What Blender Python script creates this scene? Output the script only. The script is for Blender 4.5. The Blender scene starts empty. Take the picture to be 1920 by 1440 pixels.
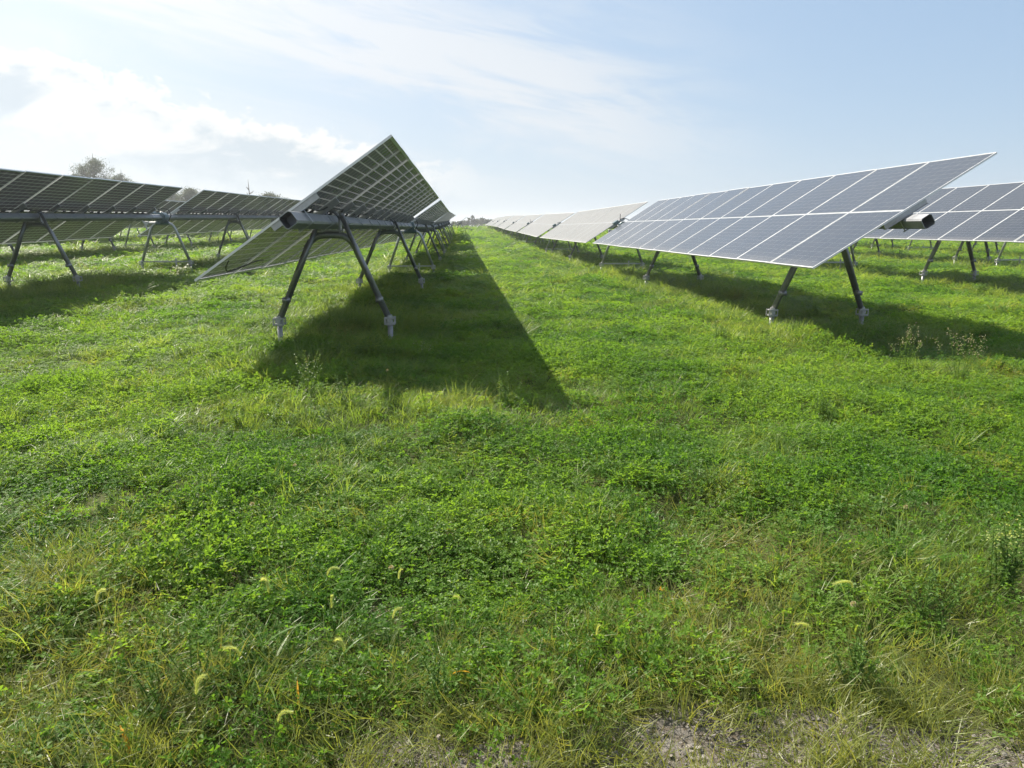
import bpy, math, random
import numpy as np
R = math.radians
random.seed(7); rng = np.random.default_rng(11)
scene = bpy.context.scene
COL = scene.collection

# ------------------------------------------------------------------ camera
CAMZ = 1.5                                   # eye height; every level below was measured from the eye
cam_d = bpy.data.cameras.new("camera"); cam = bpy.data.objects.new("camera", cam_d); COL.objects.link(cam)
cam_d.sensor_width = 36.0; cam_d.lens = 1370 / 1920 * 36.0
cam_d.clip_start = 0.05; cam_d.clip_end = 6000
cam.location = (0, 0, CAMZ); cam.rotation_euler = (R(90 - 12.0), 0, R(-3.8))
scene.camera = cam

# ------------------------------------------------------------------ light
SUN_AZ, SUN_EL = -42.0, 44.8                 # azimuth from +Y towards +X, elevation
sdir = (math.sin(R(SUN_AZ)) * math.cos(R(SUN_EL)), math.cos(R(SUN_AZ)) * math.cos(R(SUN_EL)), math.sin(R(SUN_EL)))
sl = bpy.data.lights.new("sun", 'SUN'); sl.energy = 4.9; sl.angle = R(0.6); sl.color = (1.0, 0.91, 0.77)
so = bpy.data.objects.new("sun", sl); COL.objects.link(so); so.location = (-30, 30, 40)
from mathutils import Vector
so.rotation_euler = Vector(sdir).to_track_quat('Z', 'Y').to_euler()

def N(nt, typ, **kw):
    n = nt.nodes.new(typ)
    for k, v in kw.items():
        if k[0] == '_': n.inputs[k[1:].replace('_', ' ')].default_value = v
        else: setattr(n, k, v)
    return n
def L(nt, a, b): nt.links.new(a, b)
def mth(nt, op, a, b=None, c=None, clamp=False):
    n = nt.nodes.new('ShaderNodeMath'); n.operation = op; n.use_clamp = clamp
    for i, v in enumerate((a, b, c)):
        if v is None: continue
        if isinstance(v, (int, float)): n.inputs[i].default_value = v
        else: nt.links.new(v, n.inputs[i])
    return n.outputs[0]
def mix(nt, f, a, b, typ='MIX'):
    n = nt.nodes.new('ShaderNodeMix'); n.data_type = 'RGBA'; n.blend_type = typ
    for s, v in ((n.inputs[0], f), (n.inputs[6], a), (n.inputs[7], b)):
        if isinstance(v, (int, float)): s.default_value = v
        elif isinstance(v, tuple): s.default_value = (*v, 1) if len(v) == 3 else v
        else: nt.links.new(v, s)
    return n.outputs[2]
def smooth(nt, v, lo, hi, a=0.0, b=1.0):
    n = nt.nodes.new('ShaderNodeMapRange'); n.interpolation_type = 'SMOOTHSTEP'
    nt.links.new(v, n.inputs[0])
    for i, x in zip((1, 2, 3, 4), (lo, hi, a, b)):
        if isinstance(x, (int, float)): n.inputs[i].default_value = x
        else: nt.links.new(x, n.inputs[i])
    return n.outputs[0]
def noise(nt, vec, scale, detail=4, rough=.5, dist=0.0):
    n = N(nt, 'ShaderNodeTexNoise'); n.inputs['Scale'].default_value = scale
    n.inputs['Detail'].default_value = detail; n.inputs['Roughness'].default_value = rough
    n.inputs['Distortion'].default_value = dist
    if vec is not None: nt.links.new(vec, n.inputs['Vector'])
    return n.outputs[0]
def comb(nt, x, y, z=0.0):
    n = nt.nodes.new('ShaderNodeCombineXYZ')
    for i, v in enumerate((x, y, z)):
        if isinstance(v, (int, float)): n.inputs[i].default_value = v
        else: nt.links.new(v, n.inputs[i])
    return n.outputs[0]

world = bpy.data.worlds.new("World"); scene.world = world; world.use_nodes = True
w = world.node_tree; w.nodes.clear()
sky = N(w, 'ShaderNodeTexSky', sky_type='NISHITA', sun_disc=False)
sky.sun_elevation = R(SUN_EL); sky.sun_rotation = R(SUN_AZ)
sky.air_density = 1.0; sky.dust_density = 0.7; sky.ozone_density = 1.3; sky.altitude = 50
tc = N(w, 'ShaderNodeTexCoord'); sx = N(w, 'ShaderNodeSeparateXYZ'); L(w, tc.outputs['Generated'], sx.inputs[0])
X, Y, Z = sx.outputs
az = mth(w, 'MULTIPLY', mth(w, 'ARCTAN2', X, Y), 57.2958)       # degrees right of the rows
el = mth(w, 'MULTIPLY', mth(w, 'ARCSINE', Z), 57.2958)
elp = mth(w, 'MAXIMUM', el, 0.0)
ae = comb(w, az, el)
# horizon veil of bright moist air, stronger on the sun's side
veil = mth(w, 'MULTIPLY', mth(w, 'POWER', 2.718, mth(w, 'MULTIPLY', elp, -1 / 8.5)), 0.62)
leftness = smooth(w, az, 45.0, -40.0)
veil = mth(w, 'ADD', veil, mth(w, 'MULTIPLY', leftness, 0.38), clamp=True)
vcol = mix(w, leftness, (5.1, 6.0, 7.0), (6.95, 7.25, 7.3))
base = mix(w, 0.55, sky.outputs[0], (3.6, 5.6, 8.2))
hi = noise(w, comb(w, mth(w, 'MULTIPLY', X, 1.6), mth(w, 'MULTIPLY', Y, 2.6), Z), 1.3, 5, .6, .4)
base = mix(w, mth(w, 'MULTIPLY', smooth(w, hi, .35, .65), smooth(w, el, 17.0, 34.0, 0.0, .75)), base, (8.0, 8.3, 8.6))  # bright high cloud added above the frame for more fill light
c = mix(w, veil, base, vcol)
# high thin streaks
st = comb(w, mth(w, 'MULTIPLY', az, 0.055), mth(w, 'ADD', mth(w, 'MULTIPLY', el, 0.30), mth(w, 'MULTIPLY', az, 0.055)), 3.7)
n1 = noise(w, st, 1.25, 6, .62, .5)
band = mth(w, 'MULTIPLY', smooth(w, az, 26.0, 6.0), smooth(w, el, 1.0, 6.0))
dd = mth(w, 'DIVIDE', mth(w, 'SUBTRACT', el, mth(w, 'SUBTRACT', 11.5, mth(w, 'MULTIPLY', az, .23))), 3.6)
diag = mth(w, 'POWER', 2.718, mth(w, 'MULTIPLY', mth(w, 'MULTIPLY', dd, dd), -1.0))
cir = mth(w, 'MULTIPLY', mth(w, 'ADD', mth(w, 'MULTIPLY', smooth(w, n1, .38, .70), .55), mth(w, 'MULTIPLY', mth(w, 'MULTIPLY', diag, .9), smooth(w, n1, .28, .60)), clamp=True), band)
topfade = smooth(w, mth(w, 'ADD', el, mth(w, 'MULTIPLY', az, .30)), 22.0, 12.0, 0.35, 1.0)
cir = mth(w, 'MULTIPLY', cir, topfade)
c = mix(w, mth(w, 'MULTIPLY', cir, .72), c, (7.4, 7.55, 7.7))
# cumulus bank, upper left, falling away to the right
bank = mth(w, 'ADD', mth(w, 'MULTIPLY', mth(w, 'ADD', az, 29.0), -0.235), 11.3)
pn = noise(w, comb(w, mth(w, 'MULTIPLY', az, .48), mth(w, 'MULTIPLY', el, .75), 1.3), 1.0, 8, .6, .25)
pn2 = noise(w, comb(w, mth(w, 'MULTIPLY', az, .12), mth(w, 'MULTIPLY', el, .28), 8.3), 1.0, 5, .55, .4)
top = mth(w, 'ADD', bank, mth(w, 'MULTIPLY', mth(w, 'SUBTRACT', pn, .5), 6.0))
dlt = mth(w, 'SUBTRACT', top, el)                                # > 0 inside the bank
inside = smooth(w, dlt, 0.0, 0.75)
lowfade = smooth(w, dlt, 7.0, 3.2)
side = smooth(w, az, 4.0, -8.0)
cum = mth(w, 'MULTIPLY', mth(w, 'MULTIPLY', inside, lowfade), side)
under = mth(w, 'MULTIPLY', smooth(w, dlt, .9, 2.6), smooth(w, pn2, .36, .52))
ccol = mix(w, under, (8.3, 8.25, 8.0), (5.0, 5.8, 6.5))
c = mix(w, mth(w, 'MULTIPLY', cum, .82), c, ccol)
# below the horizon: distant ground tone
c = mix(w, smooth(w, el, -0.5, -4.0), c, (2.4, 2.9, 1.6))
# milky glow round the sun, outside the frame, added to fill the shade
vd = N(w, 'ShaderNodeVectorMath', operation='DOT_PRODUCT'); L(w, tc.outputs['Generated'], vd.inputs[0]); vd.inputs[1].default_value = sdir
ang = mth(w, 'MULTIPLY', mth(w, 'ARCCOSINE', mth(w, 'MINIMUM', vd.outputs['Value'], 1.0)), 57.2958)
glow = mth(w, 'ADD', mth(w, 'MULTIPLY', mth(w, 'POWER', 2.718, mth(w, 'DIVIDE', ang, -11.0)), 30.0), mth(w, 'MULTIPLY', mth(w, 'POWER', 2.718, mth(w, 'DIVIDE', ang, -30.0)), 2.4))
c = mix(w, 1.0, c, mix(w, 1.0, comb(w, glow, glow, glow), (1.0, .97, .92), 'MULTIPLY'), 'ADD')
bg = N(w, 'ShaderNodeBackground'); L(w, c, bg.inputs[0]); bg.inputs[1].default_value = 0.050
wo = N(w, 'ShaderNodeOutputWorld'); L(w, bg.outputs[0], wo.inputs[0])

vs = scene.view_settings; vs.view_transform = 'Standard'; vs.look = 'None'; vs.exposure = 1.14; vs.gamma = 1.0
cy = scene.cycles; cy.max_bounces = 7; cy.diffuse_bounces = 3; cy.glossy_bounces = 3; cy.transmission_bounces = 4
cy.transparent_max_bounces = 12; cy.volume_bounces = 0; cy.sample_clamp_indirect = 6.0
cy.use_adaptive_sampling = True; cy.adaptive_threshold = 0.015
cy.use_denoising = True

# ------------------------------------------------------------------ helpers
def vnoise(x, y, scale, seed):
    """smooth lattice noise, 0..1"""
    r = np.random.default_rng(seed).random((256, 256)); x = np.asarray(x, float) / scale + 1000; y = np.asarray(y, float) / scale + 1000
    xi = np.floor(x).astype(int); yi = np.floor(y).astype(int); fx = x - xi; fy = y - yi
    fx = fx * fx * (3 - 2 * fx); fy = fy * fy * (3 - 2 * fy)
    g = lambda a, b: r[a % 256, b % 256]
    return (g(xi, yi) * (1 - fx) + g(xi + 1, yi) * fx) * (1 - fy) + (g(xi, yi + 1) * (1 - fx) + g(xi + 1, yi + 1) * fx) * fy

ROWS = [(-21, 30), (-14.5, 16), (-8, 5), (-1.5, 6.2), (4.85, 7), (11.5, 7), (18, 7), (24.4, 7)]
def unmown(x, y):
    """1 under the tables, where mowers do not reach"""
    u = np.zeros_like(x)
    for rx, ry in ROWS:
        u = np.maximum(u, np.clip(1.35 - np.abs(x - rx + .2) / 1.15, 0, 1) * np.clip((y - ry) / 1.2, 0, 1))
    return u * np.clip(.55 + vnoise(x, y, 1.3, 21) * .9, 0, 1)
def verge(x, y):                                # dry grassy verge beside the gravel
    return np.clip((2.75 + (vnoise(x, y, .8, 31) - .5) * 1.1 - y) / .55, 0, 1)
def gravel(x, y):
    e = y + (vnoise(x, y, .45, 33) - .5) * .55
    return np.clip((1.92 - e) / .18, 0, 1) * np.clip((x + .50) / .40, 0, 1)

GY = [-400, -6, 1.8, 5, 9, 15, 22, 38, 53, 68, 83, 110, 135, 160, 220, 4000]
GZ = [-1.5, -1.5, -1.48, -1.40, -1.33, -1.34, -1.33, -1.30, -1.21, -1.02, -.80, -.46, -.16, -.10, -.30, -.30]
def terrain(x, y):
    x = np.asarray(x, float); y = np.asarray(y, float)
    z = sum(np.interp(y + d, GY, GZ) for d in (-3, -1.5, 0, 1.5, 3)) / 5
    t = np.clip((y - 2) / 8, 0, 1)
    z = z + t * np.clip(-2.0 - x, 0, 42) * .024
    return z + CAMZ
def bumps(x, y):
    f = np.clip(1.2 - np.asarray(y) / 60, .15, 1)
    b = (vnoise(x, y, .55, 1) - .5) * .105 + (vnoise(x, y, 1.7, 2) - .5) * .13 + (vnoise(x, y, .23, 3) - .5) * .03
    return b * f
def ground_z(x, y): return terrain(x, y) + bumps(x, y)

def make_obj(name, verts, faces, mats, parent=None, midx=None, smooth_=False, edges=()):
    me = bpy.data.meshes.new(name)
    me.from_pydata([tuple(v) for v in verts], list(edges), [tuple(f) for f in faces])
    for m in (mats if isinstance(mats, (list, tuple)) else [mats]): me.materials.append(m)
    if midx is not None: me.polygons.foreach_set('material_index', midx)
    if smooth_: me.polygons.foreach_set('use_smooth', [True] * len(me.polygons))
    me.update()
    o = bpy.data.objects.new(name, me); COL.objects.link(o)
    if parent is not None: o.parent = parent
    return o
def tag(o, label=None, cat=None, group=None, kind=None):
    if label: o['label'] = label
    if cat: o['category'] = cat
    if group: o['group'] = group
    if kind: o['kind'] = kind
    return o

class MB:
    def __init__(s): s.v = []; s.f = []; s.m = []
    def box(s, c, size, rot=None, m=0, bev=0.0):
        c = np.array(c, float); h = np.array(size, float) / 2
        if bev > 0:
            b = min(bev, h.min() * .9); pts = []
            P = []
            for ax in range(3):
                for sg in (-1, 1):
                    o1, o2 = [a for a in range(3) if a != ax]
                    ring = []
                    for a, b_ in ((-1, -1), (1, -1), (1, 1), (-1, 1)):
                        p = np.zeros(3); p[ax] = sg * h[ax]; p[o1] = a * (h[o1] - b); p[o2] = b_ * (h[o2] - b); ring.append(p)
                    P.append((ax, sg, ring))
            k = len(s.v); idx = {}
            for ax, sg, ring in P:
                for j, p in enumerate(ring):
                    idx[(ax, tuple(np.sign(p).astype(int)))] = len(s.v); s.v.append(p)
            F = []
            for ax, sg, ring in P:
                F.append([idx[(ax, tuple(np.sign(p).astype(int)))] for p in ring][::sg if True else 1])
            for a1 in range(3):
                for a2 in range(a1 + 1, 3):
                    a3 = 3 - a1 - a2
                    for s1 in (-1, 1):
                        for s2 in (-1, 1):
                            q = []
                            for ax, s3 in ((a1, -1), (a1, 1), (a2, 1), (a2, -1)):
                                t = [0, 0, 0]; t[a1] = s1; t[a2] = s2; t[a3] = s3; q.append(idx[(ax, tuple(t))])
                            F.append(q)
            for t in [(a, b_, c_) for a in (-1, 1) for b_ in (-1, 1) for c_ in (-1, 1)]:
                F.append([idx[(ax, t)] for ax in range(3)])
            for i in range(k, len(s.v)):
                p = s.v[i]
                if rot is not None: p = rot @ p
                s.v[i] = p + c
            s.f += F; s.m += [m] * len(F); return s
        k = len(s.v)
        for a in (-1, 1):
            for b in (-1, 1):
                for d in (-1, 1):
                    p = np.array([a, b, d]) * h
                    if rot is not None: p = rot @ p
                    s.v.append(p + c)
        F = [(0, 1, 3, 2), (4, 6, 7, 5), (0, 4, 5, 1), (2, 3, 7, 6), (0, 2, 6, 4), (1, 5, 7, 3)]
        s.f += [tuple(k + i for i in q) for q in F]; s.m += [m] * 6; return s
    def tube(s, pts, rad, n=10, m=0, cap=True):
        pts = [np.array(p, float) for p in pts]; rad = rad if isinstance(rad, (list, tuple)) else [rad] * len(pts)
        k = len(s.v); ref = None
        for i, p in enumerate(pts):
            t = pts[min(i + 1, len(pts) - 1)] - pts[max(i - 1, 0)]; t = t / (np.linalg.norm(t) + 1e-9)
            if ref is None: ref = np.array([0, 1., 0]) if abs(t[1]) < .8 else np.array([1., 0, 0])
            a = ref - t * (ref @ t); a /= np.linalg.norm(a); b = np.cross(t, a); ref = a
            for j in range(n):
                g = 2 * math.pi * j / n; s.v.append(p + (a * math.cos(g) + b * math.sin(g)) * rad[i])
        for i in range(len(pts) - 1):
            for j in range(n):
                s.f.append((k + i * n + j, k + i * n + (j + 1) % n, k + (i + 1) * n + (j + 1) % n, k + (i + 1) * n + j)); s.m.append(m)
        if cap:
            s.f.append(tuple(k + j for j in range(n))[::-1]); s.f.append(tuple(k + (len(pts) - 1) * n + j for j in range(n))); s.m += [m, m]
        return s
    def build(s, name, mats, parent=None, smooth_=False): return make_obj(name, s.v, s.f, mats, parent, s.m, smooth_)
def rotm(axis, a):
    c_, s_ = math.cos(a), math.sin(a)
    return np.array({'x': [[1, 0, 0], [0, c_, -s_], [0, s_, c_]], 'y': [[c_, 0, s_], [0, 1, 0], [-s_, 0, c_]], 'z': [[c_, -s_, 0], [s_, c_, 0], [0, 0, 1]]}[axis])
def bez(p0, p1, p2, n=6):
    p0, p1, p2 = map(lambda p: np.array(p, float), (p0, p1, p2))
    return [p0 * (1 - t) ** 2 + 2 * p1 * t * (1 - t) + p2 * t * t for t in np.linspace(0, 1, n)]

# ------------------------------------------------------------------ materials
def mat(name):
    m = bpy.data.materials.new(name); m.use_nodes = True; nt = m.node_tree; nt.nodes.clear()
    out = N(nt, 'ShaderNodeOutputMaterial'); return m, nt, out
def metal(name, base, rough=.45, metallic=.85, var=.12, scale=14):
    m, nt, out = mat(name); p = N(nt, 'ShaderNodeBsdfPrincipled'); L(nt, p.outputs[0], out.inputs[0])
    t = N(nt, 'ShaderNodeTexCoord'); n = noise(nt, t.outputs['Object'], scale, 5, .6)
    v = N(nt, 'ShaderNodeTexVoronoi'); v.inputs['Scale'].default_value = 45; L(nt, t.outputs['Object'], v.inputs['Vector'])
    f = mth(nt, 'ADD', mth(nt, 'MULTIPLY', n, .75), mth(nt, 'MULTIPLY', v.outputs['Distance'], .35))
    col = mix(nt, f, tuple(b * (1 - var * 2) for b in base), tuple(min(1, b * (1 + var)) for b in base))
    L(nt, col, p.inputs['Base Color']); p.inputs['Metallic'].default_value = metallic
    L(nt, smooth(nt, n, .3, .7, rough - .08, rough + .12), p.inputs['Roughness'])
    return m
M_galv = metal('galvanised_steel', (.40, .41, .42), .42, .8, .18)
M_dark = metal('weathered_steel', (.26, .265, .275), .42, .75, .2)
M_tube = metal('torque_tube_steel', (.29, .30, .32), .5, .7, .12, 5)
M_alu = metal('frame_aluminium', (.66, .67, .68), .38, .55, .05)
M_clamp = metal('clamp_steel', (.38, .39, .39), .45, .6, .2)
M_black = metal('black_plastic', (.02, .02, .022), .5, 0, .2)
M_drive = metal('drive_paint', (.10, .15, .17), .4, .3, .2)

def module_mat(name='solar_cell_laminate', sheen=.10, dust=.09, r0=.16):
    m, nt, out = mat(name)
    t = N(nt, 'ShaderNodeTexCoord'); s = N(nt, 'ShaderNodeSeparateXYZ'); L(nt, t.outputs['Object'], s.inputs[0])
    x, y, z = s.outputs
    def lines(v, pitch, half):                       # 1 on a gap line
        u = mth(nt, 'ABSOLUTE', mth(nt, 'SUBTRACT', mth(nt, 'FRACT', mth(nt, 'ADD', mth(nt, 'DIVIDE', v, pitch), 200.5)), .5))
        w1 = mth(nt, 'MULTIPLY', half, 1.15); w0 = mth(nt, 'MULTIPLY', half, .85)
        return smooth(nt, mth(nt, 'MULTIPLY', u, pitch), w1, w0)
    ax = mth(nt, 'SUBTRACT', mth(nt, 'ABSOLUTE', x), .011)
    mid = smooth(nt, mth(nt, 'ABSOLUTE', x), .0155, .0135)
    gx = lines(mth(nt, 'ADD', ax, 0), .0925, mth(nt, 'ADD', mth(nt, 'MULTIPLY', mth(nt, 'LESS_THAN', z, 0.0), .0068), .0008))
    gy = lines(mth(nt, 'ADD', y, 0), .1835, mth(nt, 'ADD', mth(nt, 'MULTIPLY', mth(nt, 'LESS_THAN', z, 0.0), .0045), .0010))
    edge = mth(nt, 'MAXIMUM', smooth(nt, mth(nt, 'ABSOLUTE', x), 1.121, 1.123), smooth(nt, mth(nt, 'ABSOLUTE', y), .5515, .5535))
    gap = mth(nt, 'MAXIMUM', mth(nt, 'MAXIMUM', gx, gy), mth(nt, 'MAXIMUM', mid, edge))
    bus = mth(nt, 'MULTIPLY', lines(y, .01835, .0005), .05)
    finger = mth(nt, 'MULTIPLY', lines(ax, .0925, .0035), 0.0)
    geo = N(nt, 'ShaderNodeNewGeometry'); gs = N(nt, 'ShaderNodeSeparateXYZ'); L(nt, t.outputs['Object'], gs.inputs[0])
    back = mth(nt, 'LESS_THAN', z, 0.0)
    oi = N(nt, 'ShaderNodeObjectInfo')
    cell_f = mix(nt, oi.outputs['Random'], (.013, .020, .034), (.020, .027, .042))
    cell_b = mix(nt, oi.outputs['Random'], (.125, .112, .160), (.150, .135, .185))
    cell = mix(nt, back, cell_f, cell_b)
    cell = mix(nt, bus, cell, (.42, .44, .46))
    dirt = noise(nt, t.outputs['Object'], 2.3, 5, .6)
    streak = noise(nt, comb(nt, mth(nt, 'MULTIPLY', x, .8), mth(nt, 'MULTIPLY', y, 14.0), oi.outputs['Random']), 2.0, 4, .6)
    lowedge = smooth(nt, x, -.95, -1.125)
    cell = mix(nt, mth(nt, 'ADD', mth(nt, 'ADD', mth(nt, 'MULTIPLY', mth(nt, 'MULTIPLY', dirt, streak), dust), dust * .15), mth(nt, 'MULTIPLY', lowedge, .10)), cell, (.42, .39, .34))
    p = N(nt, 'ShaderNodeBsdfPrincipled'); L(nt, cell, p.inputs['Base Color'])
    L(nt, smooth(nt, dirt, .3, .7, r0, r0 + .08), p.inputs['Roughness']); p.inputs['IOR'].default_value = 1.5
    p.inputs['Sheen Weight'].default_value = sheen; p.inputs['Sheen Roughness'].default_value = .45; p.inputs['Sheen Tint'].default_value = (1, .94, .86, 1)
    # clear glass between the cells: sky light and the ground show through it
    g = N(nt, 'ShaderNodeBsdfPrincipled'); g.inputs['Base Color'].default_value = (.72, .74, .75, 1); g.inputs['Roughness'].default_value = .25
    tl = N(nt, 'ShaderNodeBsdfTranslucent'); tl.inputs[0].default_value = (.8, .82, .84, 1)
    tr = N(nt, 'ShaderNodeBsdfTransparent'); tr.inputs[0].default_value = (.9, .93, .93, 1)
    a = N(nt, 'ShaderNodeMixShader'); a.inputs[0].default_value = .5; L(nt, g.outputs[0], a.inputs[1]); L(nt, tl.outputs[0], a.inputs[2])
    b = N(nt, 'ShaderNodeMixShader'); L(nt, mth(nt, 'MULTIPLY', mth(nt, 'SUBTRACT', 1.0, mth(nt, 'MAXIMUM', mid, edge), clamp=True), .45), b.inputs[0]); L(nt, a.outputs[0], b.inputs[1]); L(nt, tr.outputs[0], b.inputs[2])
    o = N(nt, 'ShaderNodeMixShader'); L(nt, gap, o.inputs[0]); L(nt, p.outputs[0], o.inputs[1]); L(nt, b.outputs[0], o.inputs[2])
    L(nt, o.outputs[0], out.inputs[0]); return m
M_cell = module_mat()
M_cell_pale = module_mat('pale_rough_laminate', .55, .45, .34)  # paler, rougher copy of the laminate with stronger tan tint and sheen

def leaf_mat(name, dark, light, dry=(.22, .19, .06), dryamt=.0, transl=.45, rough=.42, spec=.5, scale=.45, tl_gain=1.9):
    m, nt, out = mat(name)
    geo = N(nt, 'ShaderNodeNewGeometry'); oi = N(nt, 'ShaderNodeObjectInfo')
    n1 = noise(nt, geo.outputs['Position'], scale, 4, .6)
    n2 = noise(nt, geo.outputs['Position'], 9.0, 3, .6)
    f = mth(nt, 'ADD', mth(nt, 'ADD', mth(nt, 'MULTIPLY', smooth(nt, n1, .36, .64), .55), mth(nt, 'MULTIPLY', oi.outputs['Random'], .22)), mth(nt, 'MULTIPLY', mth(nt, 'SUBTRACT', n2, .5), .8), clamp=True)
    col = mix(nt, f, dark, light)
    n3 = noise(nt, geo.outputs['Position'], 1.1, 5, .7)
    dm = mth(nt, 'ADD', smooth(nt, n3, .54, .70, 0, .7), dryamt, clamp=True)
    dm = mth(nt, 'MULTIPLY', dm, smooth(nt, noise(nt, geo.outputs['Position'], 60, 2, .5), .42, .6))
    col = mix(nt, dm, col, dry)
    p = N(nt, 'ShaderNodeBsdfPrincipled'); L(nt, col, p.inputs['Base Color'])
    p.inputs['Roughness'].default_value = rough; p.inputs['Specular IOR Level'].default_value = spec
    t = N(nt, 'ShaderNodeBsdfTranslucent')
    tcx = mix(nt, 1.0, col, (tl_gain * 1.15, tl_gain, tl_gain * .55), 'MULTIPLY'); L(nt, tcx, t.inputs[0])
    o = N(nt, 'ShaderNodeMixShader'); o.inputs[0].default_value = transl
    L(nt, p.outputs[0], o.inputs[1]); L(nt, t.outputs[0], o.inputs[2]); L(nt, o.outputs[0], out.inputs[0]); return m
M_clover = leaf_mat('clover_leaf', (.046, .128, .016), (.150, .260, .034), spec=.18, rough=.5, transl=.5)
M_grass = leaf_mat('grass_blade', (.084, .162, .028), (.190, .272, .056), dryamt=.08, spec=.3, transl=.5)
M_dry = leaf_mat('straw_blade', (.105, .165, .030), (.235, .255, .070), dry=(.27, .19, .09), dryamt=.12, tl_gain=1.6)
M_weed = leaf_mat('weed_leaf', (.065, .135, .03), (.125, .21, .045), spec=.15)
M_tree = leaf_mat('tree_leaf', (.028, .048, .020), (.055, .080, .030), transl=.25, spec=.2, scale=.6)
M_seed = leaf_mat('seed_head', (.34, .42, .16), (.48, .54, .25), transl=.5, dry=(.4, .36, .2))
M_bloom = leaf_mat('pale_bloom', (.42, .38, .22), (.58, .53, .36), dry=(.5, .42, .3), transl=.3, tl_gain=1.0)
M_orange = leaf_mat('orange_blade', (.55, .26, .015), (.72, .42, .03), dry=(.6, .25, .02), transl=.45, tl_gain=1.1, spec=.1)
M_yellow = leaf_mat('yellow_petal', (.80, .50, .02), (.85, .60, .03), dry=(.8, .5, .02), transl=.3, tl_gain=1.0)
M_bark = metal('tree_bark', (.16, .13, .10), .8, 0, .3, 5)

def ground_mat():
    m, nt, out = mat('meadow_soil')
    geo = N(nt, 'ShaderNodeNewGeometry'); P = geo.outputs['Position']
    s = N(nt, 'ShaderNodeSeparateXYZ'); L(nt, P, s.inputs[0])
    n1 = noise(nt, P, .45, 5, .6); n2 = noise(nt, P, 6.0, 6, .65); n3 = noise(nt, P, 45, 4, .6)
    g = mix(nt, smooth(nt, n2, .35, .65), (.050, .080, .016), (.085, .125, .028))
    g = mix(nt, mth(nt, 'MULTIPLY', smooth(nt, n3, .45, .7), .5), g, (.075, .070, .030))
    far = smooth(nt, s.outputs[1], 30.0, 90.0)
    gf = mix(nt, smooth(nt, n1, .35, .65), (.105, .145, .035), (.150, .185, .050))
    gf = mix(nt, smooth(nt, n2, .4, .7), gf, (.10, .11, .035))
    g = mix(nt, smooth(nt, s.outputs[1], 8.0, 3.0, 0, .75), g, mix(nt, n2, (.035, .040, .012), (.085, .075, .035)))
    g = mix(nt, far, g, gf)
    # bare stony soil along the gravel edge near the viewer
    ba = N(nt, 'ShaderNodeAttribute', attribute_name='bare')
    k = smooth(nt, mth(nt, 'ADD', ba.outputs['Fac'], mth(nt, 'MULTIPLY', mth(nt, 'SUBTRACT', n3, .5), .5)), .25, .6)
    soil = mix(nt, n2, (.10, .092, .080), (.225, .212, .195))
    soil = mix(nt, smooth(nt, n3, .4, .62), soil, (.10, .085, .065))
    g = mix(nt, k, g, soil)
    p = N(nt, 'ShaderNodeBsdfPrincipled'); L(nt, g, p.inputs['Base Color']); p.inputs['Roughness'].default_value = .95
    p.inputs['Specular IOR Level'].default_value = .2
    b = N(nt, 'ShaderNodeBump'); b.inputs['Strength'].default_value = .7; b.inputs['Distance'].default_value = .03
    L(nt, noise(nt, P, 22, 6, .7), b.inputs['Height']); L(nt, b.outputs[0], p.inputs['Normal'])
    L(nt, p.outputs[0], out.inputs[0]); return m
M_ground = ground_mat()
def stone_mat():
    m, nt, out = mat('gravel_stone'); oi = N(nt, 'ShaderNodeObjectInfo'); geo = N(nt, 'ShaderNodeNewGeometry')
    r = N(nt, 'ShaderNodeValToRGB'); L(nt, oi.outputs['Random'], r.inputs[0])
    e = r.color_ramp.elements; e[0].color = (.16, .155, .15, 1); e[1].color = (.38, .365, .34, 1)
    e.new(.5).color = (.28, .265, .25, 1); e.new(.8).color = (.33, .27, .22, 1)
    c_ = mix(nt, noise(nt, geo.outputs['Position'], 160, 4, .6), r.outputs[0], (.12, .11, .10))
    p = N(nt, 'ShaderNodeBsdfPrincipled'); L(nt, c_, p.inputs['Base Color']); p.inputs['Roughness'].default_value = .8
    L(nt, p.outputs[0], out.inputs[0]); return m
M_stone = stone_mat()

# ------------------------------------------------------------------ ground sheet
def sheet():
    ys = np.concatenate([np.linspace(-60, 0, 13)[:-1], np.arange(0, 12, .09), np.arange(12, 40, .35), np.arange(40, 170, 2.0), np.linspace(172, 400, 20), np.linspace(450, 1400, 14)])
    u = np.linspace(-1, 1, 201)
    V = []
    for y in ys:
        half = max(9, 1.0 * abs(y) + 6)
        half = max(half, 60 if y <= 0 or y > 40 else 0)
        xs = u * half
        z = ground_z(xs, np.full_like(xs, y)) - .015
        V.append(np.stack([xs, np.full_like(xs, y), z], 1))
    V = np.concatenate(V); n = len(u); F = []
    for i in range(len(ys) - 1):
        for j in range(n - 1): F.append((i * n + j, i * n + j + 1, (i + 1) * n + j + 1, (i + 1) * n + j))
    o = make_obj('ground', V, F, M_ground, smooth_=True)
    at = o.data.attributes.new('bare', 'FLOAT', 'POINT'); at.data.foreach_set('value', np.clip(gravel(V[:, 0], V[:, 1]), 0, 1).astype(np.float32)); tag(o, kind='structure')
sheet()

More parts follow.
